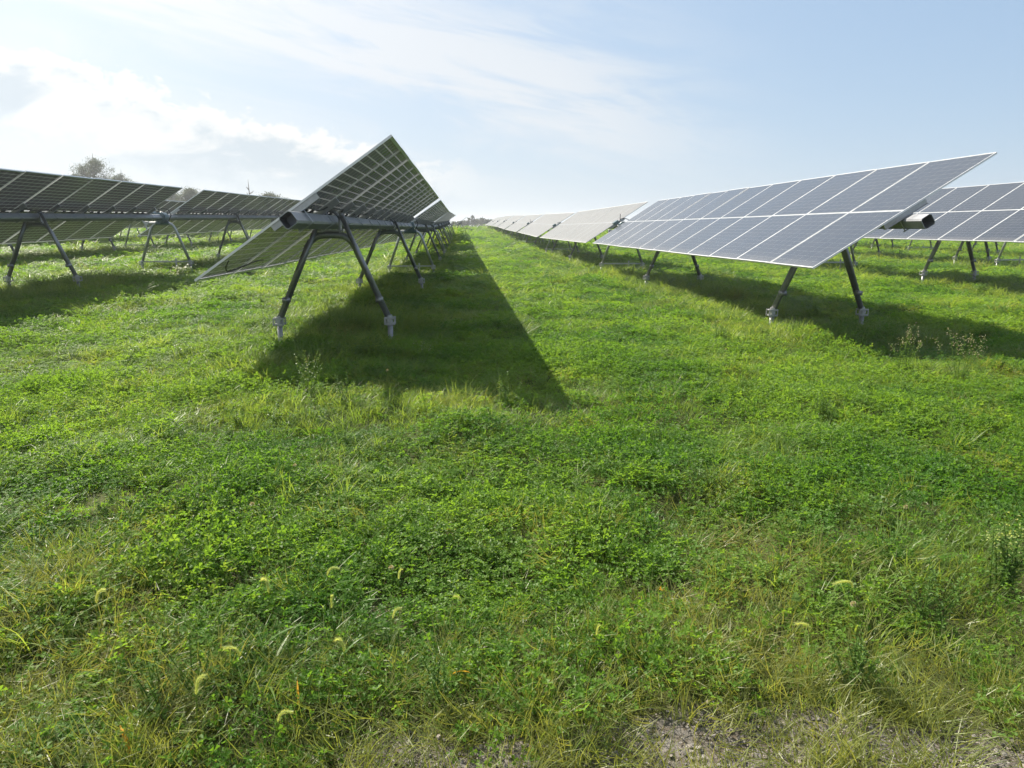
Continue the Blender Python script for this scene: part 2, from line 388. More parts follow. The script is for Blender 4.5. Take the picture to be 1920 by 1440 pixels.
# ------------------------------------------------------------------ solar trackers
MP = 1.15; ML = 2.278; MW = 1.134; D = .14
def module_meshes():
    lam = MB(); lam.box((0, 0, 0.006), (ML - .012, MW - .012, .006))
    fr = MB()
    h = .021; wl = .011
    for sg in (-1, 1):
        fr.box((sg * (ML / 2 - wl / 2), 0, -.0055), (wl, MW, h)); fr.box((0, sg * (MW / 2 - wl / 2), -.0055), (ML - 2 * wl, wl, h))
        fr.box((sg * (ML / 2 - .022), 0, -.0150), (.022, MW - 2 * wl - .002, .002))
    jb = MB().box((0.0, 0, -.012), (.055, .085, .018), bev=.004)
    return lam, fr, jb
def panel_proto(full=True):
    lam, fr, jb = module_meshes()
    # material of the laminate tells back from front by object z: keep its mid plane at 0
    lam = MB(); lam.box((0, 0, 0.0), (ML - .012, MW - .012, .006))
    p = lam.build('solar_panel', M_cell)
    f = fr.build('panel_frame', M_alu, p)
    for yy in (-.30, 0, .30):
        j = jb.build('junction_box', M_black, p); j.location = (0, yy, 0)
    return p
P0 = panel_proto(); P1 = panel_proto(); P1.data.materials[0] = M_cell_pale
def copy_tree(o, parent=None):
    c_ = o.copy(); COL.objects.link(c_); c_.parent = parent
    for ch in list(o.children): copy_tree(ch, c_)
    return c_
rail = MB(); rail.box((0, 0, -.0450), (.52, .040, .053)); rail.box((0, 0, -.0735), (.52, .066, .003)); rail.box((0, 0, -.0175), (.52, .060, .003))
for s_ in (-1, 1):
    rail.box((s_ * .20, 0, -.012), (.02, .008, .034))
rail.tube([(-.075, 0, -.075), (-.075, 0, -.208)], .006, 6); rail.tube([(.075, 0, -.075), (.075, 0, -.208)], .006, 6); rail.box((0, 0, -.211), (.18, .03, .006))
RAIL = rail.build('mounting_rail', M_galv)
first_panel = [True]; first_rail = [True]

HT = 1.25                                     # tube axis above ground in the frame prototypes
def frame_proto(drive=False):
    hw = .62; th = HT - .13; sh = .20 if not drive else .24
    r = .036
    bx, bz = hw, .25
    P = [(-bx, 0, bz)] + bez((-sh - .10, 0, th - .20), (-sh - .03, 0, th), (-sh + .12, 0, th), 6) + bez((sh - .12, 0, th), (sh + .03, 0, th), (sh + .10, 0, th - .20), 6) + [(bx, 0, bz)]
    a = MB().tube(P, r, 12); arch = a.build('support_frame', M_galv if drive else M_dark, smooth_=True)
    for sg in (-1, 1):
        if not drive:
            q = np.array([sg * (bx - .30 * (bx - sh - .1)), -.045, bz + .30 * (th - .2 - bz)])
            tp_ = HT + (.07 if sg > 0 else -.03)
            s1 = MB().tube([q, (sg * .135, -.045, tp_)], .026, 10)
            s1.box((sg * .135, -.045, tp_ + .005), (.03, .06, .03)); s1.box(q, (.075, .10, .05))
            s1.build('strut', M_dark, arch, True)
        c = MB(); X_ = sg * (bx + .012)
        c.tube([(X_, 0, .17), (X_ - sg * .012, 0, .28)], .0385, 12)
        for yy in (-.050, .050):
            for zz in (.190, .252): c.box((X_, yy, zz), (.126, .012, .022), bev=.003)
            for dx in (-.056, .056): c.box((X_ + dx, yy, .221), (.012, .010, .040))
        for dx in (-.045, .045):
            for zz in (.190, .252): c.tube([(X_ + dx, -.066, zz), (X_ + dx, .066, zz)], .007, 6)
        c.box((X_, -.050, .225), (.05, .010, .03))
        c.build('foot_clamp', M_clamp, arch)
        MB().tube([(X_, 0, -.3), (X_, 0, .19)], .030, 12).build('ground_screw', M_tube, arch, True)
    b = MB()
    b.box((0, 0, th + .045), (.30, .10, .02)); b.box((-.11, 0, HT - .045), (.022, .085, .13)); b.box((.11, 0, HT - .045), (.022, .085, .13))
    ring = [(math.cos(g) * .112, 0, HT + math.sin(g) * .112) for g in np.linspace(-.5, math.pi + .5, 15)]
    b.tube(ring, .016, 8)
    b.build('bearing', M_dark, arch)
    if drive:
        c = MB().box((0, .10, .245), (1.20, .035, .035)); c.tube([(.22, .10, -.3), (.22, .10, .32)], .024, 8)
        c.build('cross_brace', M_galv, arch)
    return arch
FR = {False: frame_proto(False), True: frame_proto(True)}
for f_ in FR.values(): COL.objects.unlink(f_); [COL.objects.unlink(c_) for c_ in f_.children]
for o_ in (P0, *P0.children, P1, *P1.children, RAIL): COL.objects.unlink(o_)

def drive_proto():
    d = MB()
    d.tube([(0, -.13, 0), (0, .13, 0)], .135, 20); d.tube([(0, -.17, 0), (0, .17, 0)], .095, 16)
    for sg in (-1, 1): d.box((0, sg * .16, 0), (.21, .014, .21))
    d.tube([(-.17, 0, -.15), (.17, 0, -.15)], .055, 12)
    o = d.build('slew_drive', M_drive)
    m = MB().tube([(-.17, 0, -.15), (-.36, 0, -.15)], .042, 12); m.box((-.40, 0, -.15), (.10, .10, .10), bev=.01); m.build('drive_motor', M_galv, o)
    k = MB(); k.box((-.24, -.05, .10), (.16, .24, .10), rotm('y', R(-33)), bev=.01)
    k.tube([(-.10, -.05, 0.02), (-.20, -.05, .08)], .014, 6); k.build('control_box', M_drive, o)
    MB().tube([(.14, .05, -.1), (.22, .05, .06), (.16, .05, .20), (.02, .05, .24), (-.1, .02, .2)], .012, 6).build('cable', M_black, o)
    COL.objects.unlink(o); [COL.objects.unlink(c_) for c_ in o.children]
    return o
DR = drive_proto()

def tracker(x, y0, z, slope, tilt, label, group, frames, nmod=12, back=True, antenna=False, stub=.5, drive_at=14.45, cable=False, proto=None, harness=False):
    """x, z: middle of the module plane above the eye at the near end; frames: offsets of the A-frames"""
    cx, cz = x + math.sin(R(tilt)) * D, z - math.cos(R(tilt)) * D        # torque tube axis
    gz = float(terrain(cx, y0)) - CAMZ
    root = bpy.data.objects.new('solar_tracker', None); COL.objects.link(root)
    root.location = (cx, y0, gz + CAMZ); tag(root, label, 'solar tracker', group)
    root.empty_display_size = .3
    h = lambda yy: cz + slope * yy - gz
    sl_ = math.atan(slope)
    ty = rotm('y', -R(tilt))
    off = ty @ np.array([0, 0, D])
    for k in range(nmod):
        c_ = copy_tree(proto or P0, root)
        yy = (k + .5) * MP; jit = random.uniform(-.003, .003)
        c_.location = (off[0], yy, h(yy) + off[2] + jit); c_.rotation_euler = (sl_, -R(tilt + random.uniform(-.25, .25)), 0)
    for k in range(nmod + 1):
        c_ = copy_tree(RAIL, root); yy = k * MP
        if k == 0: yy += .03
        if k == nmod: yy -= .03
        c_.location = (off[0], yy, h(yy) + off[2]); c_.rotation_euler = (sl_, -R(tilt), 0)
    t = MB()
    ln = nmod * MP + 1.25 - .02 if drive_at else nmod * MP + .4
    a, b = -stub, ln - (0 if stub < .6 else 0)
    sq = .0625
    ring = [(sx * sq, sz * sq) for sx, sz in ((-1, -.72), (-.72, -1), (.72, -1), (1, -.72), (1, .72), (.72, 1), (-.72, 1), (-1, .72))]
    inner = [(p * .92, q * .92) for p, q in ring]
    n = 8
    for yy in (a, b):
        for p, q in ring: v = ty @ np.array([p, 0, q]); t.v.append(np.array([v[0], yy, v[2] + h(yy)]))
    for yy in (a, a + .25):
        for p, q in inner: v = ty @ np.array([p, 0, q]); t.v.append(np.array([v[0], yy, v[2] + h(yy)]))
    for j in range(n):
        k = (j + 1) % n
        t.f.append((j, k, n + k, n + j)); t.f.append((2 * n + j, j, k, 2 * n + k)[::-1]); t.f.append((2 * n + j, 2 * n + k, 3 * n + k, 3 * n + j)[::-1])
    t.f.append(tuple(3 * n + j for j in range(n))); t.f.append(tuple(n + j for j in range(n))); t.m = [0] * len(t.f)
    t.build('torque_tube', M_tube, root)
    for yy in list(frames) + ([drive_at] if drive_at else []):
        dv = yy == drive_at and drive_at
        f = copy_tree(FR[bool(dv)], root)
        g = float(ground_z(cx, y0 + yy)) - CAMZ - gz
        f.location = (0, yy, g); f.scale = (1, 1, (h(yy) - g) / HT)
        f.rotation_euler = (0, 0, random.uniform(-.02, .02))
        if dv:
            d = copy_tree(DR, root); d.location = (0, yy, h(yy))
    if antenna:
        m = MB().tube([(0, 0, 0), (0, 0, .30)], .009, 6); m.box((0, 0, .04), (.07, .05, .08))
        o = m.build('antenna', M_black, root); o.location = (off[0] * .5, -.30, h(-.3) + .07)
    if cable or harness:
        P = []
        for k in range(nmod):
            for t_ in np.linspace(0, 1, 7)[:-1]:
                u = .10 + .05 * math.sin(k * 2.1); sag = .055 * math.sin(math.pi * t_) * (.6 + .4 * math.sin(k * 3.7))
                p = ty @ np.array([u, 0, D - .035]); P.append(p + np.array([0, (k + t_) * MP + .05, h((k + t_) * MP) - sag]))
        MB().tube(P, .008, 5).build('wiring_harness', M_black, root)
    if cable:
        P = [ty @ np.array([u, 0, D - .03]) + np.array([0, yy, h(yy)]) for u, yy in ((-.80, .10), (-.93, .30), (-1.02, .62), (-1.0, .95), (-.90, 1.18), (-.86, 1.40), (-.9, 1.7))]
        P = [q for i in range(0, len(P) - 2, 2) for q in bez(P[i], P[i + 1] * 1.0, P[i + 2], 7)[:-1]]
        MB().tube(P, .007, 6).build('cable', M_black, root)
    return root
ORD = ['nearest', 'second', 'third', 'fourth', 'fifth', 'sixth', 'seventh', 'eighth', 'ninth']
def rise(y): return float(np.interp(y, [38, 53, 68, 83, 98, 113, 130], [0, .20, .38, .65, .80, .93, 1.02]))
GR = 'solar trackers in parallel rows across the meadow'
PER = 15.05
# right of the aisle: fronts towards us
for n in range(8):
    y0 = 7.80 + PER * n; z = .192 + rise(y0); sl2 = (rise(y0 + PER) - rise(y0)) / PER
    lab = f"{ORD[n]} tracker table in the row right of the aisle, " + ("blue-grey glass front" if n == 0 else "pale glass front")
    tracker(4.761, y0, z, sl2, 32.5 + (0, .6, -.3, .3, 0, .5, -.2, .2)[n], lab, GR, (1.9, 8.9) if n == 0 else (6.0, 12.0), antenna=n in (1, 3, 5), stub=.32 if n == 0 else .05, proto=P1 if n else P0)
# left of the aisle: backs towards us
for n in range(5):
    y0 = 7.03 + PER * n; z = .186 + rise(y0); sl2 = (rise(y0 + PER) - rise(y0)) / PER
    lab = f"{ORD[n]} tracker table in the row left of the aisle, " + ("tall tilted back, pale near edge" if n == 0 else "dark underside seen edge-on")
    tracker(-1.565, y0, z, sl2, 35.2 - (0, 1.2, .4, 1, 0)[n], lab, GR, (1.5, 8.2) if n == 0 else (6.0, 12.0), stub=.52 if n == 0 else .05, cable=n == 0)
tracker(-.35, 106, .95, 0, 35, 'small lone tracker table far beyond the end of the left row', GR, (3, 9), nmod=6, stub=.3, drive_at=None)
# second row on the left
for n in range(4):
    y0 = (5.97, 21.30, 36.4, 51.5)[n]; z = (.200, .425, .60, .82)[n]
    lab = f"{ORD[n]} tracker table in the second row left of the aisle, " + ("cut by left border" if n == 0 else "grid back")
    tracker(-8.05, y0, z, .0145 if n < 2 else .012, 33.2, lab, GR, (2.4, 8.6) if n == 0 else (5.5, 11.5), drive_at=14.55, harness=n < 2)
for n in range(1, 4):
    y0 = 4.9 + PER * n
    tracker(-14.53, y0, .44 + .0105 * (y0 - 15), .0105, 33, f"{ORD[n]} tracker table in the third row left of the aisle, part hidden", GR, (4.0, 10.6))
for n in range(2, 4):
    y0 = 4.0 + PER * n
    tracker(-21.0, y0, .62 + .010 * (y0 - 20), .010, 33, f"{ORD[n]} tracker table in the fourth row left of the aisle, mostly hidden", GR, (4.0, 10.6))
# rows to the right
for n in range(2):
    y0 = 7.83 + PER * n
    tracker(11.466, y0, .377 + .02 * n, .001, 33.6, f"{ORD[n]} tracker table in the second row right of the aisle, " + ("cut by border" if n == 0 else "part hidden"), GR, (2.4, 9.0) if n == 0 else (6, 12))
for n in range(3):
    y0 = 8.6 + PER * n
    tracker(17.95, y0, .34 + .08 * n, .003, 33, f"{ORD[n]} tracker table in the third row right of the aisle, legs visible", GR, (2.0, 9.0) if n < 1 else (1.5, 8.5))
for n in range(1, 3):
    y0 = 8.8 + PER * n
    tracker(24.4, y0, .36 + .06 * n, .003, 33, f"{ORD[n]} tracker table in the fourth row right of the aisle, feet visible", GR, (3.0, 9.5))

# ------------------------------------------------------------------ meadow plants
def leaf_tri(V, F, c, d, nrm, ln, wd, fold=.25):
    """a folded leaflet from c along d"""
    s = np.cross(d, nrm); s /= np.linalg.norm(s) + 1e-9
    k = len(V); up = nrm * wd * fold
    V += [c, c + d * ln * .58 + s * wd * .5 + up, c + d * ln, c + d * ln * .58 - s * wd * .5 + up]
    F += [(k, k + 1, k + 2), (k, k + 2, k + 3)]
def rdir(az, el): return np.array([math.cos(az) * math.cos(el), math.sin(az) * math.cos(el), math.sin(el)])
def clover_mesh(name, n, rad, hh, size, seed, lobes=3):
    r = random.Random(seed); V = []; F = []
    for i in range(n):
        a = r.uniform(0, 6.283); q = rad * math.sqrt(r.random()); h = hh * (1 - .55 * (q / rad) ** 2) * r.uniform(.45, 1.1)
        c = np.array([q * math.cos(a), q * math.sin(a), h])
        tz = r.gauss(0, .42); ta = r.uniform(0, 6.283)
        nrm = np.array([math.sin(tz) * math.cos(ta), math.sin(tz) * math.sin(ta), math.cos(tz)])
        t1 = np.cross(nrm, rdir(r.uniform(0, 6.28), 0)); t1 /= np.linalg.norm(t1); t2 = np.cross(nrm, t1)
        sz = size * r.uniform(.65, 1.25); g0 = r.uniform(0, 6.28)
        for j in range(lobes):
            g = g0 + j * 6.283 / lobes + r.uniform(-.2, .2)
            d = t1 * math.cos(g) + t2 * math.sin(g) + nrm * r.uniform(-.15, .25); d /= np.linalg.norm(d)
            leaf_tri(V, F, c, d, nrm, sz, sz * .85)
        if r.random() < .5:
            k = len(V); b = np.array([q * .7 * math.cos(a), q * .7 * math.sin(a), 0]); w_ = np.array([.0008, .0008, 0])
            V += [b - w_, b + w_, c]; F.append((k, k + 1, k + 2))
    return name, V, F
def blade(V, F, base, az_, ln, lean, curve, wd, seg=3, twist=0.0):
    p = np.array(base, float); el_ = math.pi / 2 - lean; s = np.array([-math.sin(az_ + twist), math.cos(az_ + twist), 0]); k = len(V)
    for i in range(seg + 1):
        t = i / seg; w_ = wd * (1 - t ** 1.6) * .5 + .0002
        V += [p - s * w_, p + s * w_]
        p = p + rdir(az_, el_ - curve * t) * ln / seg
    for i in range(seg): F.append((k + 2 * i, k + 2 * i + 1, k + 2 * i + 3, k + 2 * i + 2))
def grass_mesh(name, n, rad, lo, hi, wd, lean, curve, seed, seg=3):
    r = random.Random(seed); V = []; F = []
    for i in range(n):
        a = r.uniform(0, 6.283); q = rad * math.sqrt(r.random())
        az_ = a + r.gauss(0, .9)
        blade(V, F, (q * math.cos(a), q * math.sin(a), -.01), az_, r.uniform(lo, hi), abs(r.gauss(lean, .25)), r.uniform(curve * .4, curve * 1.5), wd * r.uniform(.6, 1.3), seg, r.uniform(-.5, .5))
    return name, V, F
def weed_mesh(name, stems, hh, leaves, size, seed, spread=.12):
    r = random.Random(seed); V = []; F = []
    for s_ in range(stems):
        az_ = r.uniform(0, 6.28); lean = r.uniform(.05, .5); ln = hh * r.uniform(.6, 1.1)
        base = np.array([r.uniform(-spread, spread) * .3, r.uniform(-spread, spread) * .3, 0]); d = rdir(az_, math.pi / 2 - lean)
        k = len(V); w_ = np.array([.0015, .0015, 0]); V += [base - w_, base + w_, base + d * ln]; F.append((k, k + 1, k + 2))
        for j in range(leaves):
            t = .15 + .85 * (j + r.random()) / leaves; c = base + d * ln * t; g = r.uniform(0, 6.28)
            dd = rdir(g, r.uniform(-.2, .8)); nrm = np.cross(dd, rdir(g + 1.57, 0)); nrm = nrm if nrm[2] > 0 else -nrm
            leaf_tri(V, F, c, dd, nrm, size * r.uniform(.5, 1.2) * (1.15 - .5 * t), size * .38)
    return name, V, F

def proto_collection(cname, meshes, matl):
    c_ = bpy.data.collections.new(cname)
    for i, (nm, V, F) in enumerate(meshes):
        me = bpy.data.meshes.new(nm); me.from_pydata([tuple(v) for v in V], [], F); me.materials.append(matl[i] if isinstance(matl, list) else matl); me.update()
        o = bpy.data.objects.new(nm, me); c_.objects.link(o); o['kind'] = 'stuff'
    return c_
def scatter(name, coll, P, rot, scl, idx, label=None, cat=None):
    me = bpy.data.meshes.new(name); me.vertices.add(len(P)); me.vertices.foreach_set('co', np.asarray(P, np.float32).ravel())
    a = me.attributes.new('rot', 'FLOAT_VECTOR', 'POINT'); a.data.foreach_set('vector', np.asarray(rot, np.float32).ravel())
    a = me.attributes.new('scl', 'FLOAT_VECTOR', 'POINT'); a.data.foreach_set('vector', np.asarray(scl, np.float32).ravel())
    a = me.attributes.new('idx', 'INT', 'POINT'); a.data.foreach_set('value', np.asarray(idx, np.int32))
    me.update()
    o = bpy.data.objects.new(name, me); COL.objects.link(o)
    g = bpy.data.node_groups.new(name, 'GeometryNodeTree')
    g.interface.new_socket('Geometry', in_out='INPUT', socket_type='NodeSocketGeometry'); g.interface.new_socket('Geometry', in_out='OUTPUT', socket_type='NodeSocketGeometry')
    gi = g.nodes.new('NodeGroupInput'); go = g.nodes.new('NodeGroupOutput')
    ci = g.nodes.new('GeometryNodeCollectionInfo'); ci.inputs['Collection'].default_value = coll
    ci.inputs['Separate Children'].default_value = True; ci.inputs['Reset Children'].default_value = True
    ip = g.nodes.new('GeometryNodeInstanceOnPoints'); ip.inputs['Pick Instance'].default_value = True
    def na(nm, t):
        n = g.nodes.new('GeometryNodeInputNamedAttribute'); n.data_type = t; n.inputs['Name'].default_value = nm; return n.outputs['Attribute']
    g.links.new(gi.outputs[0], ip.inputs['Points']); g.links.new(ci.outputs[0], ip.inputs['Instance'])
    g.links.new(na('idx', 'INT'), ip.inputs['Instance Index']); g.links.new(na('rot', 'FLOAT_VECTOR'), ip.inputs['Rotation']); g.links.new(na('scl', 'FLOAT_VECTOR'), ip.inputs['Scale'])
    g.links.new(ip.outputs[0], go.inputs[0])
    md = o.modifiers.new('scatter', 'NODES'); md.node_group = g
    tag(o, label, cat, kind='stuff'); return o

def points(D0, y1, y2, base=6.0, margin=1.15, power=2.0):
    """random points over the view wedge; density falls with distance while size grows"""
    out = []; y = y1
    while y < y2:
        dy = max(.25, y * .06); s = min(13.0, max(1.0, (y + dy / 2) / base))
        half_l = (y + dy) * .64 * margin + 1.2; half_r = (y + dy) * .83 * margin + 1.2
        half_l, half_r = min(half_l, 75), min(half_r, 85)
        n = int(D0 / s ** power * dy * (half_l + half_r)); 
        out.append(np.stack([rng.uniform(-half_l, half_r, n), rng.uniform(y, y + dy, n), np.full(n, s)], 1)); y += dy
    return np.concatenate(out)
def place(P, sink=0.0): return np.stack([P[:, 0], P[:, 1], ground_z(P[:, 0], P[:, 1]) - sink], 1)
def rots(n, tilt=.18): return np.stack([rng.normal(0, tilt, n), rng.normal(0, tilt, n), rng.uniform(0, 6.283, n)], 1)

# clover and low leaves
cl = [clover_mesh(f'clover_clump', 46, .125, .080, .0145, i) for i in range(4)] + [clover_mesh('clover_clump', 40, .12, .095, .0165, 9), clover_mesh('clover_clump', 70, .125, .055, .0100, 10, 2)]
C_clover = proto_collection('clover_clumps', cl, M_clover)
P = points(165, 1.35, 150, 7.0)
x, y, s = P.T
cf = vnoise(x, y, .9, 41) * .55 + vnoise(x, y, 2.6, 42) * .6
keep = (rng.random(len(P)) < np.clip(.30 + .25 * np.clip((7 - y) / 3, 0, 1) + 1.6 * (cf - .38), .12, 1)) & (rng.random(len(P)) > .66 * verge(x, y)) & (rng.random(len(P)) > .96 * gravel(x, y)) & (rng.random(len(P)) > .55 * unmown(x, y))
P = P[keep]; x, y, s = P.T
hv = .55 + 1.15 * vnoise(x, y, .6, 43)
big = rng.random(len(P))
scatter('clover_cover', C_clover, place(P, .01), rots(len(P)), np.stack([s * (.85 + .4 * big), s * (.85 + .4 * big), s ** .22 * hv * (.8 + .4 * big)], 1),
        np.where(vnoise(x, y, 1.1, 44) > .56, 4, rng.integers(0, 6, len(P))), 'low green clover leaves covering the mown meadow', 'clover')
# short grass
gs_ = [grass_mesh('short_grass', 46, .10, .05, .12, .0032, .5, .8, 50 + i) for i in range(4)] + [grass_mesh('short_grass', 44, .08, .12, .24, .0048, .55, 1.5, 60 + i, 4) for i in range(3)]
C_grass = proto_collection('grass_tufts', gs_, M_grass)
P = points(165, 1.35, 150, 7.0); x, y, s = P.T
cf = vnoise(x, y, .9, 41) * .55 + vnoise(x, y, 2.6, 42) * .6
um = unmown(x, y)
keep = (rng.random(len(P)) < np.clip(.62 - .22 * np.clip((7 - y) / 3, 0, 1) - 1.3 * (cf - .45) + .5 * um, .26, 1)) & (rng.random(len(P)) > .5 * verge(x, y)) & (rng.random(len(P)) > .90 * gravel(x, y))
P = P[keep]; x, y, s = P.T; um = unmown(x, y)
tall = rng.random(len(P)) < (.07 + .75 * um + .42 * (vnoise(x, y, .45, 61) > .72))
hz = .5 + .95 * vnoise(x, y, .8, 62)
scatter('grass_cover', C_grass, place(P, .01), rots(len(P), .15), np.stack([s, s, s ** .22 * hz * (.9 + .35 * um)], 1), np.where(tall, rng.integers(4, 7, len(P)), rng.integers(0, 4, len(P))),
        'short and arching green grass blades growing through the meadow', 'grass')
# dry, yellowed verge
dr_ = [grass_mesh('dry_grass', 42, .08, .07, .21, .0030, .55, 1.1, 70 + i) for i in range(4)]
C_dry = proto_collection('dry_tufts', dr_, M_dry)
P = points(150, 1.3, 4.2); x, y, s = P.T
keep = (rng.random(len(P)) < .04 + .75 * verge(x, y)) & (rng.random(len(P)) > .74 * gravel(x, y)); P = P[keep]
P2 = points(7, 4, 120); x, y, s = P2.T; P2 = P2[rng.random(len(P2)) < .08 + .8 * (vnoise(x, y, .8, 71) > .72)]
P = np.concatenate([P, P2]); s = P[:, 2]
scatter('dry_grass_cover', C_dry, place(P, .01), rots(len(P), .25), np.stack([s, s, s ** .22 * .9], 1), rng.integers(0, 4, len(P)), 'yellowed dry grass mixed in beside the gravel', 'dry grass')
# leafy weeds scattered in
P = points(120, 1.3, 3.4); x, y, s = P.T
P = P[rng.random(len(P)) < .15 + .7 * verge(x, y)]
scatter('fallen_straw', C_dry, place(P), np.stack([rng.normal(0, 1.1, len(P)), rng.normal(0, 1.1, len(P)), rng.uniform(0, 6.28, len(P))], 1), np.stack([P[:, 2] * .9] * 3, 1), rng.integers(0, 4, len(P)), 'flattened dead straw lying between the gravel and the clover', 'straw')
we_ = [weed_mesh('leafy_weed', 9, .13, 12, .032, 80 + i) for i in range(4)]
C_weed = proto_collection('leafy_weeds', we_, M_weed)
P = points(9, 1.5, 120); x, y, s = P.T
P = P[(rng.random(len(P)) < .25 + .75 * (vnoise(x, y, .7, 81) > .6)) & (rng.random(len(P)) > gravel(x, y))]; s = P[:, 2]
k_ = rng.uniform(.5, 1.15, len(P)) * (1 + .5 * unmown(P[:, 0], P[:, 1]))
scatter('weed_cover', C_weed, place(P), rots(len(P), .1), np.stack([s * k_, s * k_, s ** .2 * k_], 1), rng.integers(0, 4, len(P)), 'small leafy weeds dotted through grass and clover', 'weeds')
# stones of the gravel edge
def stone_mesh(seed):
    r = random.Random(seed); V = []; F = []; n = 5
    sc = np.array([r.uniform(.7, 1.2), r.uniform(.6, 1), r.uniform(.22, .45)])
    for lv, (zz, rr) in enumerate(((-.6, .6), (0, 1), (.6, .65))):
        for j in range(n):
            g = 6.283 * (j + .4 * lv) / n; q = rr * r.uniform(.75, 1.1); V.append(np.array([q * math.cos(g), q * math.sin(g), zz * r.uniform(.8, 1.2)]) * sc)
    for lv in range(2):
        for j in range(n): F.append((lv * n + j, lv * n + (j + 1) % n, (lv + 1) * n + (j + 1) % n, (lv + 1) * n + j))
    F.append(tuple(range(2 * n, 3 * n))); return 'stone', V, F
C_st = proto_collection('gravel_stones', [stone_mesh(i) for i in range(5)], M_stone)
n = 60000; x = rng.uniform(-1.6, 3.2, n); y = rng.uniform(1.2, 2.4, n)
k_ = rng.random(n) < gravel(x, y) * .9 + .01; x, y = x[k_], y[k_]; n = len(x)
ss = .0022 + .0085 * rng.random(n) ** 4
scatter('gravel_stones', C_st, np.stack([x, y, ground_z(x, y) - .008], 1), rots(n, .4), np.stack([ss, ss, ss], 1), rng.integers(0, 5, n), 'small grey gravel stones at the edge of the grass', 'gravel')

exec_plants = True
# ------------------------------------------------------------------ single plants
GP = {}
def gpos(x, y): return (x, y, float(ground_z(x, y)))
def plant_root(name, x, y, label, cat, group=None):
    r = bpy.data.objects.new(name, None); COL.objects.link(r); r.location = gpos(x, y); tag(r, label, cat, group); r.empty_display_size = .05; return r
def foxtail(x, y, h, lean_az, bend, label, size=1.0, mat_=None):
    r = plant_root('foxtail_grass', x, y, label, 'foxtail grass', 'foxtail grasses with bristly seed heads')
    d = rdir(lean_az, 0); p1 = np.array([0, 0, h * .8]); p2 = p1 + d * bend * .35 + np.array([0, 0, h * .2])
    P = bez((0, 0, 0), p1 * .6, p1 + d * bend * .12 + np.array([0, 0, h * .1]), 7)
    MB().tube(P, .0013, 5).build('stalk', M_grass, r)
    a = P[-1]; hp = bez(a, a + np.array([0, 0, .042]) * size + d * .004, a + d * bend * .38 + np.array([0, 0, .052 - bend * .25]) * size, 9)
    V = []; F = []; rr = random.Random(int(abs(x * 1000) + abs(y * 100)))
    core = MB().tube(hp, [.0012, .0024 * size, .0030 * size, .0033 * size, .0033 * size, .0031 * size, .0027 * size, .0020 * size, .0008], 7)
    V = list(core.v); F = list(core.f)
    for i in range(420):
        t = rr.random(); k = t * 8; i0 = int(min(7, k)); c_ = hp[i0] * (1 - (k - i0)) + hp[i0 + 1] * (k - i0); tg = hp[i0 + 1] - hp[i0]; tg /= np.linalg.norm(tg)
        g = rr.uniform(0, 6.28); a_ = np.cross(tg, [0.3, .5, .8]); a_ /= np.linalg.norm(a_); b_ = np.cross(tg, a_)
        o_ = a_ * math.cos(g) + b_ * math.sin(g); tip = c_ + (o_ * .9 + tg * .9) * rr.uniform(.006, .0115) * size; s_ = np.cross(o_, tg) * .00045
        q = len(V); V += [c_ + o_ * .002 - s_, c_ + o_ * .002 + s_, tip]; F.append((q, q + 1, q + 2))
    make_obj('seed_head', V, F, mat_ or M_seed, r)
    V = []; F = []
    for i in range(4): blade(V, F, (0, 0, 0), lean_az + rr.uniform(-2, 2), h * rr.uniform(.6, .95), rr.uniform(.3, .7), rr.uniform(.7, 1.6), .007, 5)
    make_obj('leaf_blade', V, F, M_grass, r)
    return r
FOX = [(-0.683, 2.384, 0.17, 2.6, 0.12, 'upright curved foxtail head, largest one left of the photo centre', 1.1),
    (-1.275, 2.377, 0.15, 0.3, 0.14, 'foxtail head bending right at the left edge of the verge', 1.0),
    (-0.531, 2.546, 0.13, 0.2, 0.22, 'small foxtail head nodding right, beside the upright largest one', 0.8),
    (-0.475, 2.376, 0.1, 1.4, 0.03, 'short thin foxtail head standing straight behind the yellow grass', 0.75),
    (-0.773, 1.885, 0.16, 0.4, 0.12, 'thick foxtail head at the bottom left, leaning right', 1.1),
    (-0.682, 2.051, 0.14, 2.9, 0.25, 'drooping foxtail head above the orange grass blade', 0.8),
    (-0.373, 2.054, 0.14, 2.8, 0.13, 'foxtail head left of the orange curled blade, leaning left', 0.9),
    (-0.265, 2.594, 0.12, 0.6, 0.07, 'dull pinkish brown foxtail head alone in the clover', 0.7),
    (1.384, 2.295, 0.16, 2.9, 0.35, 'long arching foxtail head at the right of the verge', 0.9),
    (1.132, 2.098, 0.12, 2.7, 0.25, 'faint drooping foxtail head below the long arching one', 0.75),
    (-0.264, 2.295, 0.12, 0.3, 0.15, 'slim foxtail head bent over between dry stems', 0.75),
    (-0.551, 1.861, 0.1, 0.1, 0.2, 'foxtail head lying low on the bottom edge', 0.8),
    (-0.015, 2.422, 0.12, 2.6, 0.15, 'thin foxtail head right of the slim bent one', 0.65),
    (0.427, 2.197, 0.09, 0.4, 0.05, 'pale stubby foxtail head at the middle of the verge', 0.6)]
for a in FOX: foxtail(a[0], a[1], a[2] + .06, a[3], a[4] * .5, a[5], a[6] * 1.2)
def tuft(x, y, n, lo, hi, wd, label, m=None, lean=.5, curve=1.2, rad=.05, seed=1):
    nm, V, F = grass_mesh('grass_tuft', n, rad, lo, hi, wd, lean, curve, seed, 5)
    o = make_obj('grass_tuft', V, F, m or M_grass); o.location = gpos(x, y); tag(o, label, 'grass tuft', 'larger grass tufts standing out of the meadow'); return o
